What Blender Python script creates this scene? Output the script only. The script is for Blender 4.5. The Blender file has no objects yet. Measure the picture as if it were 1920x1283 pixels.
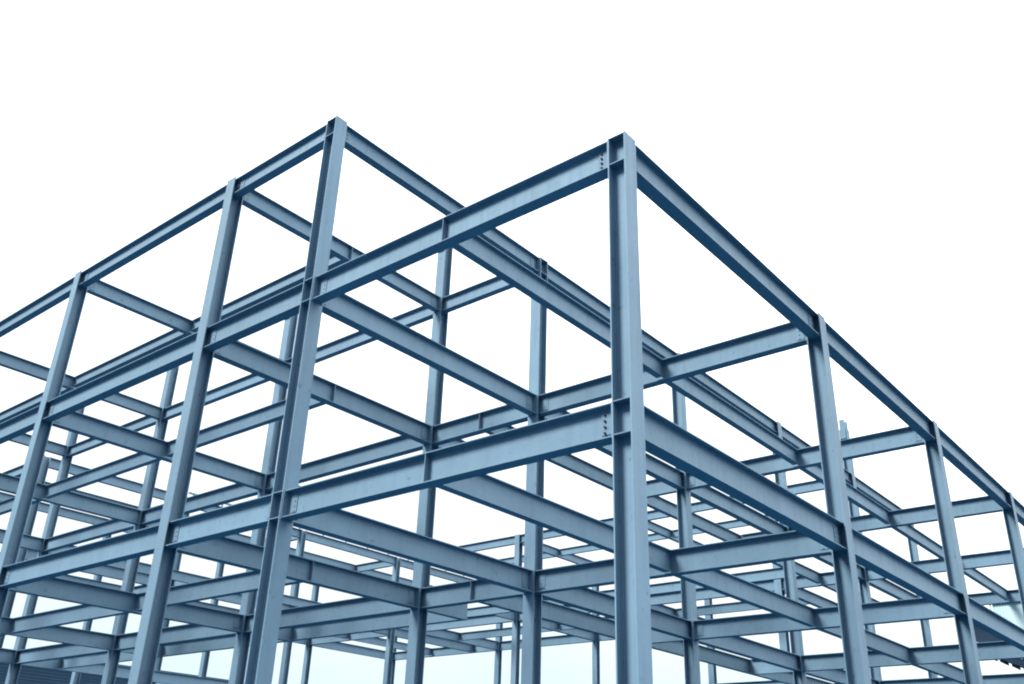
import bpy, bmesh, math, random
from mathutils import Matrix, Vector
random.seed(4)
scene = bpy.context.scene
C = scene.collection
R = math.radians

# ------------------------------------------------------------------ camera
S = 7.0                    # bay in the left-hand direction (y), metres
A = 0.98683 * S            # bay in the right-hand direction (x)
EYE = 1.6
cam = bpy.data.cameras.new("camera")
cam_ob = bpy.data.objects.new("camera", cam)
C.objects.link(cam_ob)
cr = Vector((0.6355159, -0.7714205, 0.0320911))
cu = Vector((-0.3545543, -0.2546639, 0.8996875))
cf = Vector((0.6858649, 0.5831438, 0.4353535))
m = Matrix((cr, cu, -cf)).transposed().to_4x4()
m.translation = Vector((-9.50683, -6.07424, EYE))
cam_ob.matrix_world = m
cam.sensor_fit = 'HORIZONTAL'
cam.sensor_width = 36.0
cam.lens = 1766.59 / 1920 * 36.0
cam.shift_x = (960 - 957.54) / 1920
cam.shift_y = (665.52 - 641.5) / 1920
cam.clip_end = 5000
scene.camera = cam_ob

# ------------------------------------------------------------------ light: bright overcast
SUN_EL, SUN_AZ = 45.0, 154.0
BRIGHT_EL, BRIGHT_AZ = 47.0, 314.0      # unseen bright patch of sky, added to light the right-hand faces
SKY_ZENITH, LOBE, LOBE_POW, BACK_DARK = 0.9, 3.5, 4.0, 1.0   #          # azimuth of the sun as seen from the site, degrees from +x
world = bpy.data.worlds.new("World")
scene.world = world
world.use_nodes = True
wn = world.node_tree
wn.nodes.clear()
wo = wn.nodes.new('ShaderNodeOutputWorld')
bg = wn.nodes.new('ShaderNodeBackground')
sky = wn.nodes.new('ShaderNodeTexSky')
sky.sky_type = 'NISHITA'
sky.sun_disc = False
sky.sun_elevation = R(SUN_EL)
sky.sun_rotation = R(90 - SUN_AZ)
sky.dust_density = 4.0
tc = wn.nodes.new('ShaderNodeTexCoord')
sep = wn.nodes.new('ShaderNodeSeparateXYZ')
wn.links.new(tc.outputs['Generated'], sep.inputs[0])


def wmath(op, a, b=None, clamp=False):
    n = wn.nodes.new('ShaderNodeMath')
    n.operation = op
    n.use_clamp = clamp
    for i, v in enumerate((a, b)):
        if v is None:
            continue
        if isinstance(v, (int, float)):
            n.inputs[i].default_value = v
        else:
            wn.links.new(v, n.inputs[i])
    return n.outputs[0]


def wdot(vec):
    n = wn.nodes.new('ShaderNodeVectorMath')
    n.operation = 'DOT_PRODUCT'
    n.inputs[1].default_value = vec
    wn.links.new(tc.outputs['Generated'], n.inputs[0])
    return n.outputs['Value']


# cloud layer: pale blue at the horizon, white above, brighter overhead; an unseen bright patch is added to the right,
# and the unseen low sky behind the viewer is made dark blue to deepen shade
ramp = wn.nodes.new('ShaderNodeValToRGB')
els = ramp.color_ramp.elements
els[0].position, els[0].color = 0.0, (0.060, 0.083, 0.087, 1)
els[1].position, els[1].color = 1.0, (SKY_ZENITH / 5, SKY_ZENITH / 5, SKY_ZENITH / 5, 1)
for pos, col in ((0.12, (0.0695, 0.085, 0.088)), (0.24, (0.086, 0.091, 0.092)), (0.62, (0.18, 0.18, 0.18))):
    e = els.new(pos)
    e.color = (*col, 1)
cn = wn.nodes.new('ShaderNodeTexNoise')
cn.inputs['Scale'].default_value = 4.5
cn.inputs['Detail'].default_value = 5
wn.links.new(tc.outputs['Generated'], cn.inputs['Vector'])
zz = wmath('ADD', sep.outputs['Z'], wmath('MULTIPLY', wmath('SUBTRACT', cn.outputs['Fac'], 0.5), 0.22))
wn.links.new(zz, ramp.inputs[0])
bdir = (math.cos(R(BRIGHT_AZ)) * math.cos(R(BRIGHT_EL)), math.sin(R(BRIGHT_AZ)) * math.cos(R(BRIGHT_EL)), math.sin(R(BRIGHT_EL)))
lobe = wmath('MULTIPLY', wmath('POWER', wmath('MAXIMUM', wdot(bdir), 0.0), LOBE_POW), LOBE / 5)
back = wmath('ADD', wmath('MULTIPLY', wdot((math.cos(R(232)), math.sin(R(232)), 0)), 1.5), 0.22, True)
low = wmath('SUBTRACT', 1.0, wmath('DIVIDE', sep.outputs['Z'], 0.80), True)
dark = wmath('MULTIPLY', wmath('MULTIPLY', back, low), BACK_DARK)
keep = wmath('SUBTRACT', 1.0, dark, True)
v1 = wn.nodes.new('ShaderNodeMix')
v1.data_type = 'RGBA'
wn.links.new(keep, v1.inputs['Factor'])
v1.inputs['A'].default_value = (0.002, 0.010, 0.030, 1)
wn.links.new(ramp.outputs['Color'], v1.inputs['B'])
v2 = wn.nodes.new('ShaderNodeVectorMath')
v2.operation = 'ADD'
wn.links.new(v1.outputs['Result'], v2.inputs[0])
lc = wn.nodes.new('ShaderNodeVectorMath')
lc.operation = 'SCALE'
lc.inputs[0].default_value = (1.0, 0.98, 0.90)
wn.links.new(lobe, lc.inputs['Scale'])
wn.links.new(lc.outputs[0], v2.inputs[1])
gain = wn.nodes.new('ShaderNodeVectorMath')
gain.operation = 'SCALE'
gain.inputs['Scale'].default_value = 50.0
wn.links.new(v2.outputs[0], gain.inputs[0])
mix = wn.nodes.new('ShaderNodeMix')
mix.data_type = 'RGBA'
mix.inputs['Factor'].default_value = 0.96
wn.links.new(sky.outputs['Color'], mix.inputs['A'])
wn.links.new(gain.outputs[0], mix.inputs['B'])
wn.links.new(mix.outputs['Result'], bg.inputs['Color'])
bg.inputs['Strength'].default_value = 0.1
wn.links.new(bg.outputs[0], wo.inputs[0])

sun = bpy.data.lights.new("sun", 'SUN')
sun.energy = 4.6
sun.angle = R(20)
sun.color = (1.0, 0.96, 0.86)
sun_ob = bpy.data.objects.new("sun", sun)
C.objects.link(sun_ob)
sd = Vector((math.cos(R(SUN_AZ)) * math.cos(R(SUN_EL)), math.sin(R(SUN_AZ)) * math.cos(R(SUN_EL)), math.sin(R(SUN_EL))))
sun_ob.rotation_euler = sd.to_track_quat('Z', 'Y').to_euler()
scene.view_settings.view_transform = 'Standard'
scene.view_settings.look = 'None'
scene.view_settings.gamma = 1.0
scene.view_settings.exposure = 1.32
scene.cycles.filter_width = 2.0          # slightly soft lens


# ------------------------------------------------------------------ materials
def new_mat(name):
    mt = bpy.data.materials.new(name)
    mt.use_nodes = True
    nt = mt.node_tree
    return mt, nt, nt.nodes['Principled BSDF']


def paint(name, col, rough=0.68, spread=0.11, grime=0.16, rust=True, spec=0.2):
    """steel paint: slight tone drift, streaky grime, few specks of wear, orange-peel bump"""
    mt, nt, b = new_mat(name)
    N, L = nt.nodes.new, nt.links.new
    co = N('ShaderNodeNewGeometry')
    info = N('ShaderNodeObjectInfo')
    big = N('ShaderNodeTexNoise')
    big.inputs['Scale'].default_value = 0.9
    big.inputs['Detail'].default_value = 6
    big.inputs['Roughness'].default_value = 0.62
    L(co.outputs['Position'], big.inputs['Vector'])
    hsv = N('ShaderNodeHueSaturation')
    hsv.inputs['Color'].default_value = (*col, 1)
    mr = N('ShaderNodeMapRange')
    mr.inputs['From Min'].default_value = 0.25
    mr.inputs['From Max'].default_value = 0.75
    mr.inputs['To Min'].default_value = 1 - spread
    mr.inputs['To Max'].default_value = 1 + spread
    L(big.outputs['Fac'], mr.inputs['Value'])
    rv = N('ShaderNodeMapRange')
    rv.inputs['To Min'].default_value = 0.93
    rv.inputs['To Max'].default_value = 1.07
    L(info.outputs['Random'], rv.inputs['Value'])
    mul = N('ShaderNodeMath')
    mul.operation = 'MULTIPLY'
    L(mr.outputs[0], mul.inputs[0])
    L(rv.outputs[0], mul.inputs[1])
    L(mul.outputs[0], hsv.inputs['Value'])
    # vertical run-off streaks
    mp = N('ShaderNodeMapping')
    mp.inputs['Scale'].default_value = (9, 9, 0.7)
    L(co.outputs['Position'], mp.inputs['Vector'])
    st = N('ShaderNodeTexNoise')
    st.inputs['Scale'].default_value = 1.0
    st.inputs['Detail'].default_value = 5
    L(mp.outputs[0], st.inputs['Vector'])
    sr = N('ShaderNodeMapRange')
    sr.inputs['From Min'].default_value = 0.52
    sr.inputs['From Max'].default_value = 0.72
    sr.inputs['To Max'].default_value = grime
    L(st.outputs['Fac'], sr.inputs['Value'])
    m1 = N('ShaderNodeMix')
    m1.data_type = 'RGBA'
    m1.inputs['B'].default_value = (col[0] * .55, col[1] * .6, col[2] * .62, 1)
    L(sr.outputs[0], m1.inputs['Factor'])
    L(hsv.outputs[0], m1.inputs['A'])
    out = m1.outputs['Result']
    if rust:
        sp = N('ShaderNodeTexNoise')
        sp.inputs['Scale'].default_value = 6.5
        sp.inputs['Detail'].default_value = 8
        sp.inputs['Roughness'].default_value = 0.7
        L(co.outputs['Position'], sp.inputs['Vector'])
        pr = N('ShaderNodeMapRange')
        pr.inputs['From Min'].default_value = 0.60
        pr.inputs['From Max'].default_value = 0.67
        pr.inputs['To Max'].default_value = 0.55
        L(sp.outputs['Fac'], pr.inputs['Value'])
        m2 = N('ShaderNodeMix')
        m2.data_type = 'RGBA'
        m2.inputs['B'].default_value = (col[0] * .5, col[1] * .42, col[2] * .4, 1)
        L(pr.outputs[0], m2.inputs['Factor'])
        L(out, m2.inputs['A'])
        out = m2.outputs['Result']
    L(out, b.inputs['Base Color'])
    rr = N('ShaderNodeMapRange')
    rr.inputs['To Min'].default_value = rough - .08
    rr.inputs['To Max'].default_value = rough + .16
    L(st.outputs['Fac'], rr.inputs['Value'])
    L(rr.outputs[0], b.inputs['Roughness'])
    fine = N('ShaderNodeTexNoise')
    fine.inputs['Scale'].default_value = 14
    fine.inputs['Detail'].default_value = 4
    L(co.outputs['Position'], fine.inputs['Vector'])
    bump = N('ShaderNodeBump')
    bump.inputs['Strength'].default_value = 0.12
    bump.inputs['Distance'].default_value = 0.02
    L(fine.outputs['Fac'], bump.inputs['Height'])
    L(bump.outputs[0], b.inputs['Normal'])
    b.inputs['Specular IOR Level'].default_value = spec
    return mt


M_STEEL = paint("blue_grey_steel_paint", (0.079, 0.139, 0.198))
M_PLATE = paint("plate_paint", (0.075, 0.132, 0.190))
M_BOLT = paint("bolt_steel", (0.012, 0.024, 0.044), rough=.6, rust=False, spec=.05)
M_SHED = paint("shed_cladding_paint", (0.015, 0.034, 0.060), rough=.7, rust=False, spec=.03)
M_PALE = paint("pale_render", (0.29, 0.39, 0.43), rough=.8, grime=.06, rust=False)


def ground_mat():
    mt, nt, b = new_mat("bounce_blue_gravel")  # ground out of view, blue chosen to tint its bounce onto beam undersides
    N, L = nt.nodes.new, nt.links.new
    g = N('ShaderNodeNewGeometry')
    n1 = N('ShaderNodeTexNoise')
    n1.inputs['Scale'].default_value = 0.25
    n1.inputs['Detail'].default_value = 10
    n2 = N('ShaderNodeTexVoronoi')
    n2.inputs['Scale'].default_value = 22
    L(g.outputs['Position'], n1.inputs['Vector'])
    L(g.outputs['Position'], n2.inputs['Vector'])
    r = N('ShaderNodeValToRGB')
    r.color_ramp.elements[0].position = .3
    r.color_ramp.elements[0].color = (0.013, 0.050, 0.094, 1)
    r.color_ramp.elements[1].position = .7
    r.color_ramp.elements[1].color = (0.020, 0.068, 0.122, 1)
    L(n1.outputs['Fac'], r.inputs[0])
    L(r.outputs[0], b.inputs['Base Color'])
    b.inputs['Roughness'].default_value = .9
    b.inputs['Specular IOR Level'].default_value = 0.0
    bump = N('ShaderNodeBump')
    bump.inputs['Strength'].default_value = .6
    bump.inputs['Distance'].default_value = .03
    L(n2.outputs['Distance'], bump.inputs['Height'])
    L(bump.outputs[0], b.inputs['Normal'])
    return mt


M_GROUND = ground_mat()


# ------------------------------------------------------------------ helpers
def finish(name, bm, mat, parent=None, loc=(0, 0, 0)):
    bmesh.ops.recalc_face_normals(bm, faces=bm.faces)
    me = bpy.data.meshes.new(name)
    bm.to_mesh(me)
    bm.free()
    me.materials.append(mat)
    o = bpy.data.objects.new(name, me)
    C.objects.link(o)
    o.location = loc
    if parent:
        o.parent = parent
    return o


def add_box(bm, x0, x1, y0, y1, z0, z1):
    v = [bm.verts.new(p) for p in ((x0, y0, z0), (x1, y0, z0), (x1, y1, z0), (x0, y1, z0),
                                   (x0, y0, z1), (x1, y0, z1), (x1, y1, z1), (x0, y1, z1))]
    for f in ((3, 2, 1, 0), (4, 5, 6, 7), (0, 1, 5, 4), (1, 2, 6, 5), (2, 3, 7, 6), (3, 0, 4, 7)):
        bm.faces.new([v[i] for i in f])


def extrude_loop(bm, loop, s0, s1):
    """loop: list of (u, v); extruded along s; returns nothing. Axes (s, u, v) = local x, y, z."""
    a = [bm.verts.new((s0, u, v)) for u, v in loop]
    b = [bm.verts.new((s1, u, v)) for u, v in loop]
    n = len(loop)
    for i in range(n):
        j = (i + 1) % n
        bm.faces.new((a[i], a[j], b[j], b[i]))
    bm.faces.new(a[::-1])
    bm.faces.new(b)


def i_loop(w, h, tf, tw, fil=0.018):
    """I profile, centred in u, v from -h/2 to h/2, with rounded roots"""
    def corner(sx, sy):
        cx, cy = sx * (tw / 2 + fil), sy * (h / 2 - tf - fil)
        pts = []
        for k in range(4):
            a = k / 3 * math.pi / 2
            pts.append((cx - sx * fil * math.sin(a), cy + sy * fil * math.cos(a)))
        return pts            # from flange underside to web
    W, H = w / 2, h / 2
    out = [(-W, H), (W, H), (W, H - tf)]
    out += corner(1, 1)
    out += corner(1, -1)[::-1]
    out += [(W, -H + tf), (W, -H), (-W, -H), (-W, -H + tf)]
    out += corner(-1, -1)
    out += corner(-1, 1)[::-1]
    out += [(-W, H - tf)]
    return out[::-1]


def beam_bm(length, w, h, tf, tw, c0, c1):
    """beam along +x from 0 to length, top at z = 0; flanges stop c0 / c1 short of the ends"""
    bm = bmesh.new()
    lp = [(u, v - h / 2) for u, v in i_loop(w, h, tf, tw)]
    if c0 < .001 and c1 < .001:
        extrude_loop(bm, lp, 0, length)
    else:
        extrude_loop(bm, lp, c0, length - c1)
        for a, b in ((0, c0), (length - c1, length)):
            if b - a > .001:
                add_box(bm, a, b, -tw / 2, tw / 2, -h + tf + .03, -tf - .03)
    return bm


def tag(o, label, cat, group=None):
    o['label'] = label
    o['category'] = cat
    if group:
        o['group'] = group


def thing(name, label, cat, loc=(0, 0, 0), group=None):
    o = bpy.data.objects.new(name, None)
    C.objects.link(o)
    o.location = loc
    o.empty_display_size = 1
    tag(o, label, cat, group)
    return o


# ------------------------------------------------------------------ levels and grid
L2 = 0.68427 * S + EYE
L3 = 1.28673 * S + EYE
LT = 1.83830 * S + EYE
LEVELS = {'2': L2, '3': L3, 'T': LT}
CH = 0.30            # column depth and width
BD = {'2': 0.475, '3': 0.485, 'T': 0.42}     # main beam depth by level
BW = 0.23
BWL = {'2': 0.23, '3': 0.23, 'T': 0.20}
SD = {'2': 0.44, '3': 0.42, 'T': 0.36}     # secondary beam depth
SW = 0.17
TF, TW = 0.016, 0.011

ground_bm = bmesh.new()
bmesh.ops.create_grid(ground_bm, x_segments=4, y_segments=4, size=2500)
g = finish("ground", ground_bm, M_GROUND)
g['kind'] = 'structure'

near = thing("steel_frame", "nearest blue-grey steel frame, with the tall front corner columns and longest beams", "steel frame", (0, 0, 0), "bare steel frames of the building site")
far = thing("steel_frame", "farther steel frame seen through the nearest one, closing the yard at the right and back", "steel frame", (4 * A, 3 * S, 0), "bare steel frames of the building site")
wing = thing("steel_frame", "distant steel frame low at left centre with a thin rail along its top beam", "steel frame", (3 * A, 5.3 * S, 0), "bare steel frames of the building site")

COLS = {}


def column(frame, X, Y, top, facing):
    """facing 'y': flanges look along y; 'x': flanges look along x"""
    lp = i_loop(CH, CH, 0.020, 0.013, 0.02)
    bm = bmesh.new()
    # extrude along z; profile u across the flange, v through the section
    a, b = [], []
    for u, v in lp:
        p = (u, v) if facing == 'y' else (v, u)
        a.append(bm.verts.new((p[0], p[1], 0)))
        b.append(bm.verts.new((p[0], p[1], top)))
    n = len(lp)
    for i in range(n):
        j = (i + 1) % n
        bm.faces.new((a[i], a[j], b[j], b[i]))
    bm.faces.new(a[::-1])
    bm.faces.new(b)
    o = finish("column", bm, M_STEEL, frame)
    o.location = Vector((X * A, Y * S, 0)) - frame.location
    bp = bmesh.new()
    add_box(bp, -.25, .25, -.25, .25, 0, .03)
    finish("base_plate", bp, M_PLATE, o)
    COLS[(X, Y)] = (o, facing, top)
    return o


def end_offset(axis, X, Y):
    """how far short of the grid node a beam along axis stops, and what it meets"""
    c = COLS.get((X, Y))
    if not c:
        return 0.0, None
    if c[1] == axis:
        return CH / 2, 'flange'
    return 0.0066, 'web'


def plate(parent, x0, x1, y0, y1, z0, z1, name="stiffener_plate"):
    bm = bmesh.new()
    add_box(bm, x0, x1, y0, y1, z0, z1)
    return finish(name, bm, M_PLATE, parent)


def bolt(parent, x, y, z, side, mat):
    bm = bmesh.new()
    bmesh.ops.create_cone(bm, cap_ends=True, segments=6, radius1=.017 if mat is M_BOLT else .013, radius2=.017 if mat is M_BOLT else .013, depth=.022 if mat is M_BOLT else .012)
    bmesh.ops.rotate(bm, verts=bm.verts, cent=(0, 0, 0), matrix=Matrix.Rotation(math.pi / 2, 3, 'X'))
    o = finish("bolt", bm, mat, parent)
    o.location = (x, y + side * (.011 if mat is M_BOLT else .006), z)
    return o


BUSY = set()         # (X, Y, level, direction) recesses already holding a beam


def beam(frame, axis, fixed, s0, s1, lv, kind="main_beam", w=None, d=None, detail=0, end0=None, end1=None):
    """axis 'x': runs along x at y = fixed (bays); axis 'y': runs along y at x = fixed"""
    w = w or (BWL[lv] if kind == "main_beam" else SW)
    d = d or (BD[lv] if kind in ("main_beam", "stub_beam") else SD[lv])
    u = A if axis == 'x' else S
    n0 = (s0, fixed) if axis == 'x' else (fixed, s0)
    n1 = (s1, fixed) if axis == 'x' else (fixed, s1)
    o0, h0 = end_offset(axis, *n0) if end0 is None else end0
    o1, h1 = end_offset(axis, *n1) if end1 is None else end1
    c0 = c1 = 0
    if h0 == 'beam':
        c0 = BW / 2 + .004 - o0
    if h1 == 'beam':
        c1 = BW / 2 + .004 - o1
    p0 = .022 if (detail and h0 == 'flange') else 0
    p1 = .022 if (detail and h1 == 'flange') else 0
    a, b = s0 * u + o0 + p0, s1 * u - o1 - p1
    ln = b - a
    o = finish(kind, beam_bm(ln, w, d, TF, TW, c0, c1), M_STEEL, frame)
    z = LEVELS[lv]
    if axis == 'x':
        o.location = Vector((a, fixed * S, z)) - frame.location
    else:
        o.location = Vector((fixed * A, a, z)) - frame.location
        o.rotation_euler = (0, 0, math.pi / 2)
    if h0 == 'web':
        BUSY.add((*n0, lv, axis, 1))
    if h1 == 'web':
        BUSY.add((*n1, lv, axis, -1))
    if detail:
        # camera side of the web: local +y for beams along y (rotated), local -y for beams along x
        side = 1 if axis == 'y' else -1
        for pz, at, sg in ((p0, 0, -1), (p1, ln, 1)):
            if pz:
                x0, x1 = sorted((at + sg * .001, at + sg * (pz - .001)))
                bm = bmesh.new()
                add_box(bm, x0, x1, -w / 2 - .02, w / 2 + .02, -d - .025, -.003)
                finish("end_plate", bm, M_PLATE, o)
        for hh, at, sg in ((h0, 0, 1), (h1, ln, -1)):
            if hh in ('flange', 'web'):
                off = .17 if hh == 'flange' else .29
                xa, xb = sorted((at + sg * (off - .10), at + sg * (off + .055)))
                ya, yb = sorted((side * (TW / 2 + .001), side * (TW / 2 + .011)))
                bm = bmesh.new()
                add_box(bm, xa, xb, ya, yb, -d + .085, -.085)
                finish("fin_plate", bm, M_PLATE, o)
                nb = 4
                for k in range(nb):
                    zz = -d / 2 + (k - (nb - 1) / 2) * .085
                    bolt(o, at + sg * off, side * (TW / 2 + .011), zz, side, M_BOLT if detail == 2 and sg == 1 else M_PLATE)
    return o


def web_stiffener(b, x, side, d, w):
    """vertical plate on one face of a beam's web, x metres from its start"""
    y0, y1 = sorted((side * (TW / 2 + .001), side * (w / 2 - .004)))
    plate(b, x - .006, x + .006, y0, y1, -d + TF + .001, -TF - .001)


# ------------------------------------------------------------------ nearest frame: columns
EXT = 1.95
for X, Y, top, fc in (
        (0, 0, L3, 'y'), (0, 1, LT, 'y'), (0, 1.5, LT, 'x'), (0, 2.5, LT, 'x'), (0, 3.5, LT, 'x'), (0, 4.5, LT, 'x'),
        (1, 0, L3, 'y'), (2, 0, L3, 'y'), (3, 0, L3, 'y'), (4, 0, L3, 'y'), (5, 0, L3, 'y'),
        (1, 1, LT, 'x'), (1, 1.5, LT + EXT, 'x'), (1, 2.5, LT + EXT, 'x'), (1, 3.5, LT + EXT, 'x'), (1, 4.5, LT + EXT, 'x'),
        (2, 1, LT, 'y'), (3, 1, LT, 'y'), (4, 1, LT + EXT, 'y'), (5, 1, LT, 'y')):
    column(near, X, Y, top + (.012 if top == L3 or top == LT else 0), fc)

JOIN = (TW / 2 + .002, 'beam')
# beams along y (running back to the left)
FRONT = {}
for lv in '23T':
    for X in (0, 1):
        for y0, y1 in ((0, 1), (1, 1.5), (1.5, 2.5), (2.5, 3.5), (3.5, 4.5)):
            if lv == 'T' and y0 < 1:
                continue
            FRONT[(X, y0, lv)] = beam(near, 'y', X, y0, y1, lv, detail=2 if (X == 0 and y0 == 0) else 1 if (X == 0 and y0 < 2) or (X == 1 and y0 < 1) else 0)
for lv in '23':
    for X in (2, 3, 4, 5):
        FRONT[(X, 0, lv)] = beam(near, 'y', X, 0, 1, lv, detail=1 if X == 2 else 0)
    for X in (2, 3, 4, 5) if lv == '2' else (2, 3):
        beam(near, 'y', X, 1, 1.25, lv, "stub_beam", end1=JOIN)
    for Y in (1.5, 2.5, 3.5, 4.5):
        beam(near, 'x', Y, 1, 1.25, lv, "stub_beam", end1=JOIN)

# beams along x (running back to the right)
SIDE = {}
for lv in '23T':
    for Y in (0, 1):
        if lv == 'T' and Y == 0:
            continue
        for X in range(5):
            SIDE[(X, Y, lv)] = beam(near, 'x', Y, X, X + 1, lv, detail=1 if X == 0 else 0)
    for Y in (1.5, 2.5, 3.5, 4.5):
        SIDE[(0, Y, lv)] = beam(near, 'x', Y, 0, 1, lv, detail=1 if Y < 3 else 0)

# secondary beams halfway between the main ones
for lv in '23':
    for X in range(5):
        beam(near, 'x', .5, X, X + 1, lv, "secondary_beam", end0=JOIN, end1=JOIN)
for lv in '23T':
    for y0, y1 in ((1.5, 2.5), (2.5, 3.5), (3.5, 4.5)):
        beam(near, 'y', .5, y0, y1, lv, "secondary_beam", end0=JOIN, end1=JOIN)
# edge beams of the walkway round the yard
for lv in '23':
    beam(near, 'x', 1.25, 1, 2, lv, "edge_beam", end0=JOIN, end1=(0.0, None))
    for X in (2, 3, 4):
        j = JOIN if lv == '3' else (0.0, None)
        beam(near, 'x', 1.25, X, X + 1, lv, "edge_beam", end0=j if X == 4 else (0.0, None), end1=j if X in (3, 4) else (0.0, None))
    for y0, y1 in ((1.5, 2.5), (2.5, 3.5), (3.5, 4.5)):
        beam(near, 'y', 1.25, y0, y1, lv, "edge_beam", end0=(0.0, None), end1=(0.0, None))

# web stiffeners where a secondary beam meets the far face of a main beam
for lv in '23':
    web_stiffener(FRONT[(0, 0, lv)], .5 * S - CH / 2, 1, BD[lv], BW)
    web_stiffener(FRONT[(1, 1, lv)], .25 * S, 1, BD[lv], BW)
for lv in '23T':
    web_stiffener(SIDE[(0, 1.5, lv)], .5 * A - CH / 2, -1, BD[lv], BW)

# continuity plates between the column flanges, level with the beam flanges
for key in ((0, 0), (0, 1), (0, 1.5), (0, 2.5), (1, 0), (2, 0), (3, 0), (1, 1), (1, 1.5), (1, 2.5), (2, 1)):
    o, fc, top = COLS[key]
    for lv in '23T':
        z = LEVELS[lv]
        if z > top + .1:
            continue
        for side in (-1, 1):
            ax = 'x' if fc == 'y' else 'y'
            if (*key, lv, ax, side) in BUSY:
                continue
            for zz in (z - TF, z - BD[lv]):
                r = CH / 2 - .022
                lo, hi = sorted((side * .008, side * (CH / 2 - .004)))
                if fc == 'y':
                    plate(o, lo, hi, -r, r, zz, zz + .016)
                else:
                    plate(o, -r, r, lo, hi, zz, zz + .016)

# splice plates at the free head of the tall yard column
for key in ((4, 1), (1, 1.5), (1, 2.5)):
    o = COLS[key][0]
    for side in (-1, 1):
        bm = bmesh.new()
        x0, x1 = sorted((side * (CH / 2 + .001), side * (CH / 2 + .022)))
        add_box(bm, x0, x1, -.11, .11, LT + EXT - .42, LT + EXT + .42)
        finish("splice_plate", bm, M_PLATE, o)

# ------------------------------------------------------------------ far frame
for X, Y in ((4, 1.5), (4, 2.5), (4, 3.5), (4, 4.5), (5, 1.5), (5, 2.5), (5, 3.5), (5, 4.5)):
    column(far, X, Y, LT + .012, 'x')
for lv in '3T':
    for X in (4, 5):
        for y0, y1 in ((1, 1.5), (1.5, 2.5), (2.5, 3.5), (3.5, 4.5)):
            beam(far, 'y', X, y0, y1, lv)
    for Y in (1.5, 2.5, 3.5, 4.5):
        beam(far, 'x', Y, 4, 5, lv)
    for y0, y1 in ((1.5, 2.5), (2.5, 3.5), (3.5, 4.5)):
        beam(far, 'y', 4.5, y0, y1, lv, "secondary_beam", end0=JOIN, end1=JOIN)
for lv in '23':
    for y0, y1 in ((1.25, 2.5), (2.5, 3.5), (3.5, 4.5)):
        beam(far, 'y', 3.75, y0, y1, lv, "edge_beam", end0=JOIN if y0 < 2 else (0.0, None), end1=(0.0, None))
    for Y in (2.5, 3.5, 4.5):
        beam(far, 'x', Y, 3.75, 4, lv, "stub_beam", end0=(.008, None))

# ------------------------------------------------------------------ left wing
W0, W1 = 4.787, 5.787
for X in (1, 2, 3, 4, 5):
    for Y in (W0, W1) if X < 5 else (W1,):
        column(wing, X, Y, LT + .012, 'x')
for lv in '3T':
    for X in (1, 2, 3, 4):
        beam(wing, 'x', W0, X, X + 1, lv, end1=JOIN if X == 4 else None)
        beam(wing, 'x', W1, X, X + 1, lv)
        beam(wing, 'x', (W0 + W1) / 2, X, X + 1, lv, "secondary_beam", end0=JOIN, end1=JOIN)
    for X in (1, 2, 3, 4):
        beam(wing, 'y', X, W0, W1, lv)
    beam(wing, 'y', 5, 4.5, W1, lv)
for lv in '23':
    for X in (1, 2, 3):
        beam(wing, 'x', W0 - .25, X, X + 1, lv, "edge_beam", end0=(0.0, None), end1=(0.0, None))
    for X in (2, 3):
        beam(wing, 'y', X, W0 - .25, W0, lv, "stub_beam", end0=(.008, None))
bm = bmesh.new()
for X0, X1 in ((2, 5),):
    add_box(bm, X0 * A, X1 * A, -.04, .04, LT + .20, LT + .28)
rail = finish("top_rail", bm, M_PLATE, wing)
rail.location = Vector((0, W0 * S, 0)) - wing.location
x = 2 * A + .3
while x < 5 * A:
    bm = bmesh.new()
    add_box(bm, -.03, .03, -.03, .03, LT + .001, LT + .199)
    po = finish("post", bm, M_PLATE, rail)
    po.location = (x, 0, 0)
    x += 1.6

# ------------------------------------------------------------------ ribbed shed beyond the yard, low at left
shed = thing("shed", "dark blue ribbed metal shed low behind the frame at bottom left", "shed", (15, 58, 0))


def ribbed_wall(length, height, rib=.19, dp=.012):
    bm = bmesh.new()
    prof = []
    z = 0
    while z < height - rib:
        prof += [(0, z), (0, z + rib * .55), (-dp, z + rib * .65), (-dp, z + rib * .9)]
        z += rib
    prof += [(0, z), (0, height)]
    back = [(.3, height), (.3, 0)]
    lp = prof + back
    extrude_loop(bm, lp, 0, length)
    return bm


w_ = finish("wall", ribbed_wall(38, 9.3), M_SHED, shed)
w_.location = (-18, 0, 0)
bm = bmesh.new()
add_box(bm, -.15, 38.15, -.2, 17.5, 9.303, 9.78)
r_ = finish("roof", bm, M_SHED, shed)
r_.location = (-18, 0, 0)
bm = bmesh.new()
add_box(bm, 0, 38, 0, .3, 0, 9.3)
w2 = finish("wall", bm, M_SHED, shed)
w2.location = (-18, 17, 0)
for xx in (-18, 19.7):
    bm = bmesh.new()
    add_box(bm, 0, .3, .305, 16.995, 0, 9.3)
    w3 = finish("wall", bm, M_SHED, shed)
    w3.location = (xx, 0, 0)
bm = bmesh.new()
add_box(bm, 0, 3.6, -.06, -.052, 0, 4)
dr = finish("door", bm, M_PLATE, shed)
dr.location = (2, 0, 0)

# ------------------------------------------------------------------ pale cladding sheet hung under a beam, right edge
panel = thing("cladding_panel", "pale ribbed cladding panel fixed under a beam at the far right edge", "panel", (5 * A, .30 * S, L3 - .5))


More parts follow.
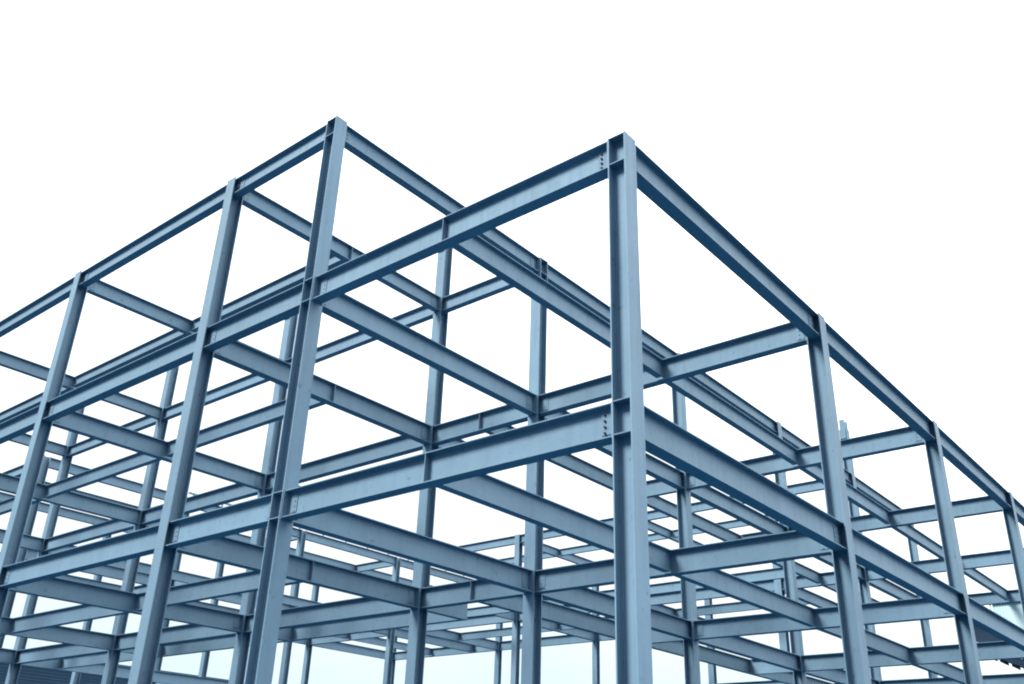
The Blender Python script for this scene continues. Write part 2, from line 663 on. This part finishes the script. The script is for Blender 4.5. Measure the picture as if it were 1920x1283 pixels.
def sheet(y0, y1, z0, z1, pitch=.11):
    bm = bmesh.new()
    lp, y = [], y0
    while y < y1 - pitch / 2:
        lp += [(y, 0), (y + pitch * .35, 0), (y + pitch * .5, .007), (y + pitch * .85, .007)]
        y += pitch
    lp += [(q[0], q[1] + .004) for q in lp[::-1]]
    a_ = [bm.verts.new((-q[1], q[0], z0)) for q in lp]
    b_ = [bm.verts.new((-q[1], q[0], z1)) for q in lp]
    n = len(lp)
    for i in range(n):
        k = (i + 1) % n
        bm.faces.new((a_[i], a_[k], b_[k], b_[i]))
    bm.faces.new(a_[::-1])
    bm.faces.new(b_)
    return bm


finish("sheet", sheet(-2.0, 2.1, -2.3, -.003), M_PALE, panel)
bm = bmesh.new()
add_box(bm, .012, .06, -2.0, 2.12, -2.3, -2.22)
finish("bottom_rail", bm, M_PLATE, panel)
bm = bmesh.new()
add_box(bm, -.05, .01, 2.105, 2.16, -2.3, -.004)
finish("edge_trim", bm, M_PALE, panel)

# ------------------------------------------------------------------ stair flight between the floors at the right
stair = thing("staircase", "dark steel stair flight inside the frame low at the right edge", "staircase", (4.3 * A, .17 * S, L2))
RISE, RUN, NT = 1.25, 2.55, 7
for sx in (-.6, .6):
    bm = bmesh.new()
    v = []
    for x0 in (sx - .02, sx + .02):
        v.append([bm.verts.new((x0, 0, -.12)), bm.verts.new((x0, 0, .16)), bm.verts.new((x0, RUN, RISE + .16)), bm.verts.new((x0, RUN, RISE - .14))])
    bm.faces.new(v[0])
    bm.faces.new(v[1][::-1])
    for i in range(4):
        k = (i + 1) % 4
        bm.faces.new((v[0][i], v[1][i], v[1][k], v[0][k]))
    finish("stringer", bm, M_BOLT, stair)
for i in range(NT):
    bm = bmesh.new()
    y, z = i * RUN / NT, (i + 1) * RISE / NT - .06
    add_box(bm, -.578, .578, y, y + .34, z - .035, z)
    add_box(bm, -.578, .578, y + .32, y + .34, z - .20, z - .036)
    finish("tread", bm, M_BOLT, stair)
bm = bmesh.new()
add_box(bm, -.62, .62, RUN + .025, RUN + .62, RISE - .10, RISE)
finish("landing", bm, M_BOLT, stair)
bm = bmesh.new()                                            # sheet infill of the near balustrade
v = []
for x0 in (-.655, -.645):
    v.append([bm.verts.new((x0, y, y * RISE / RUN + h)) for y, h in ((.15, .17), (.15, .95), (RUN, .95), (RUN, .17))])
bm.faces.new(v[0])
bm.faces.new(v[1][::-1])
for i in range(4):
    k = (i + 1) % 4
    bm.faces.new((v[0][i], v[1][i], v[1][k], v[0][k]))
finish("guard_panel", bm, M_BOLT, stair)
for sx in (-.6, .6):
    for i in range(3):
        y = .2 + i * (RUN - .4) / 2
        bm = bmesh.new()
        add_box(bm, sx - .018, sx + .018, y - .018, y + .018, y * RISE / RUN + .165, y * RISE / RUN + 1.0)
        finish("baluster", bm, M_BOLT, stair)
    bm = bmesh.new()
    v = []
    for x0 in (sx - .025, sx + .025):
        v.append([bm.verts.new((x0, y, y * RISE / RUN + h)) for y, h in ((0, 1.003), (0, 1.05), (RUN, 1.05), (RUN, 1.003))])
    bm.faces.new(v[0])
    bm.faces.new(v[1][::-1])
    for i in range(4):
        k = (i + 1) % 4
        bm.faces.new((v[0][i], v[1][i], v[1][k], v[0][k]))
    finish("handrail", bm, M_BOLT, stair)
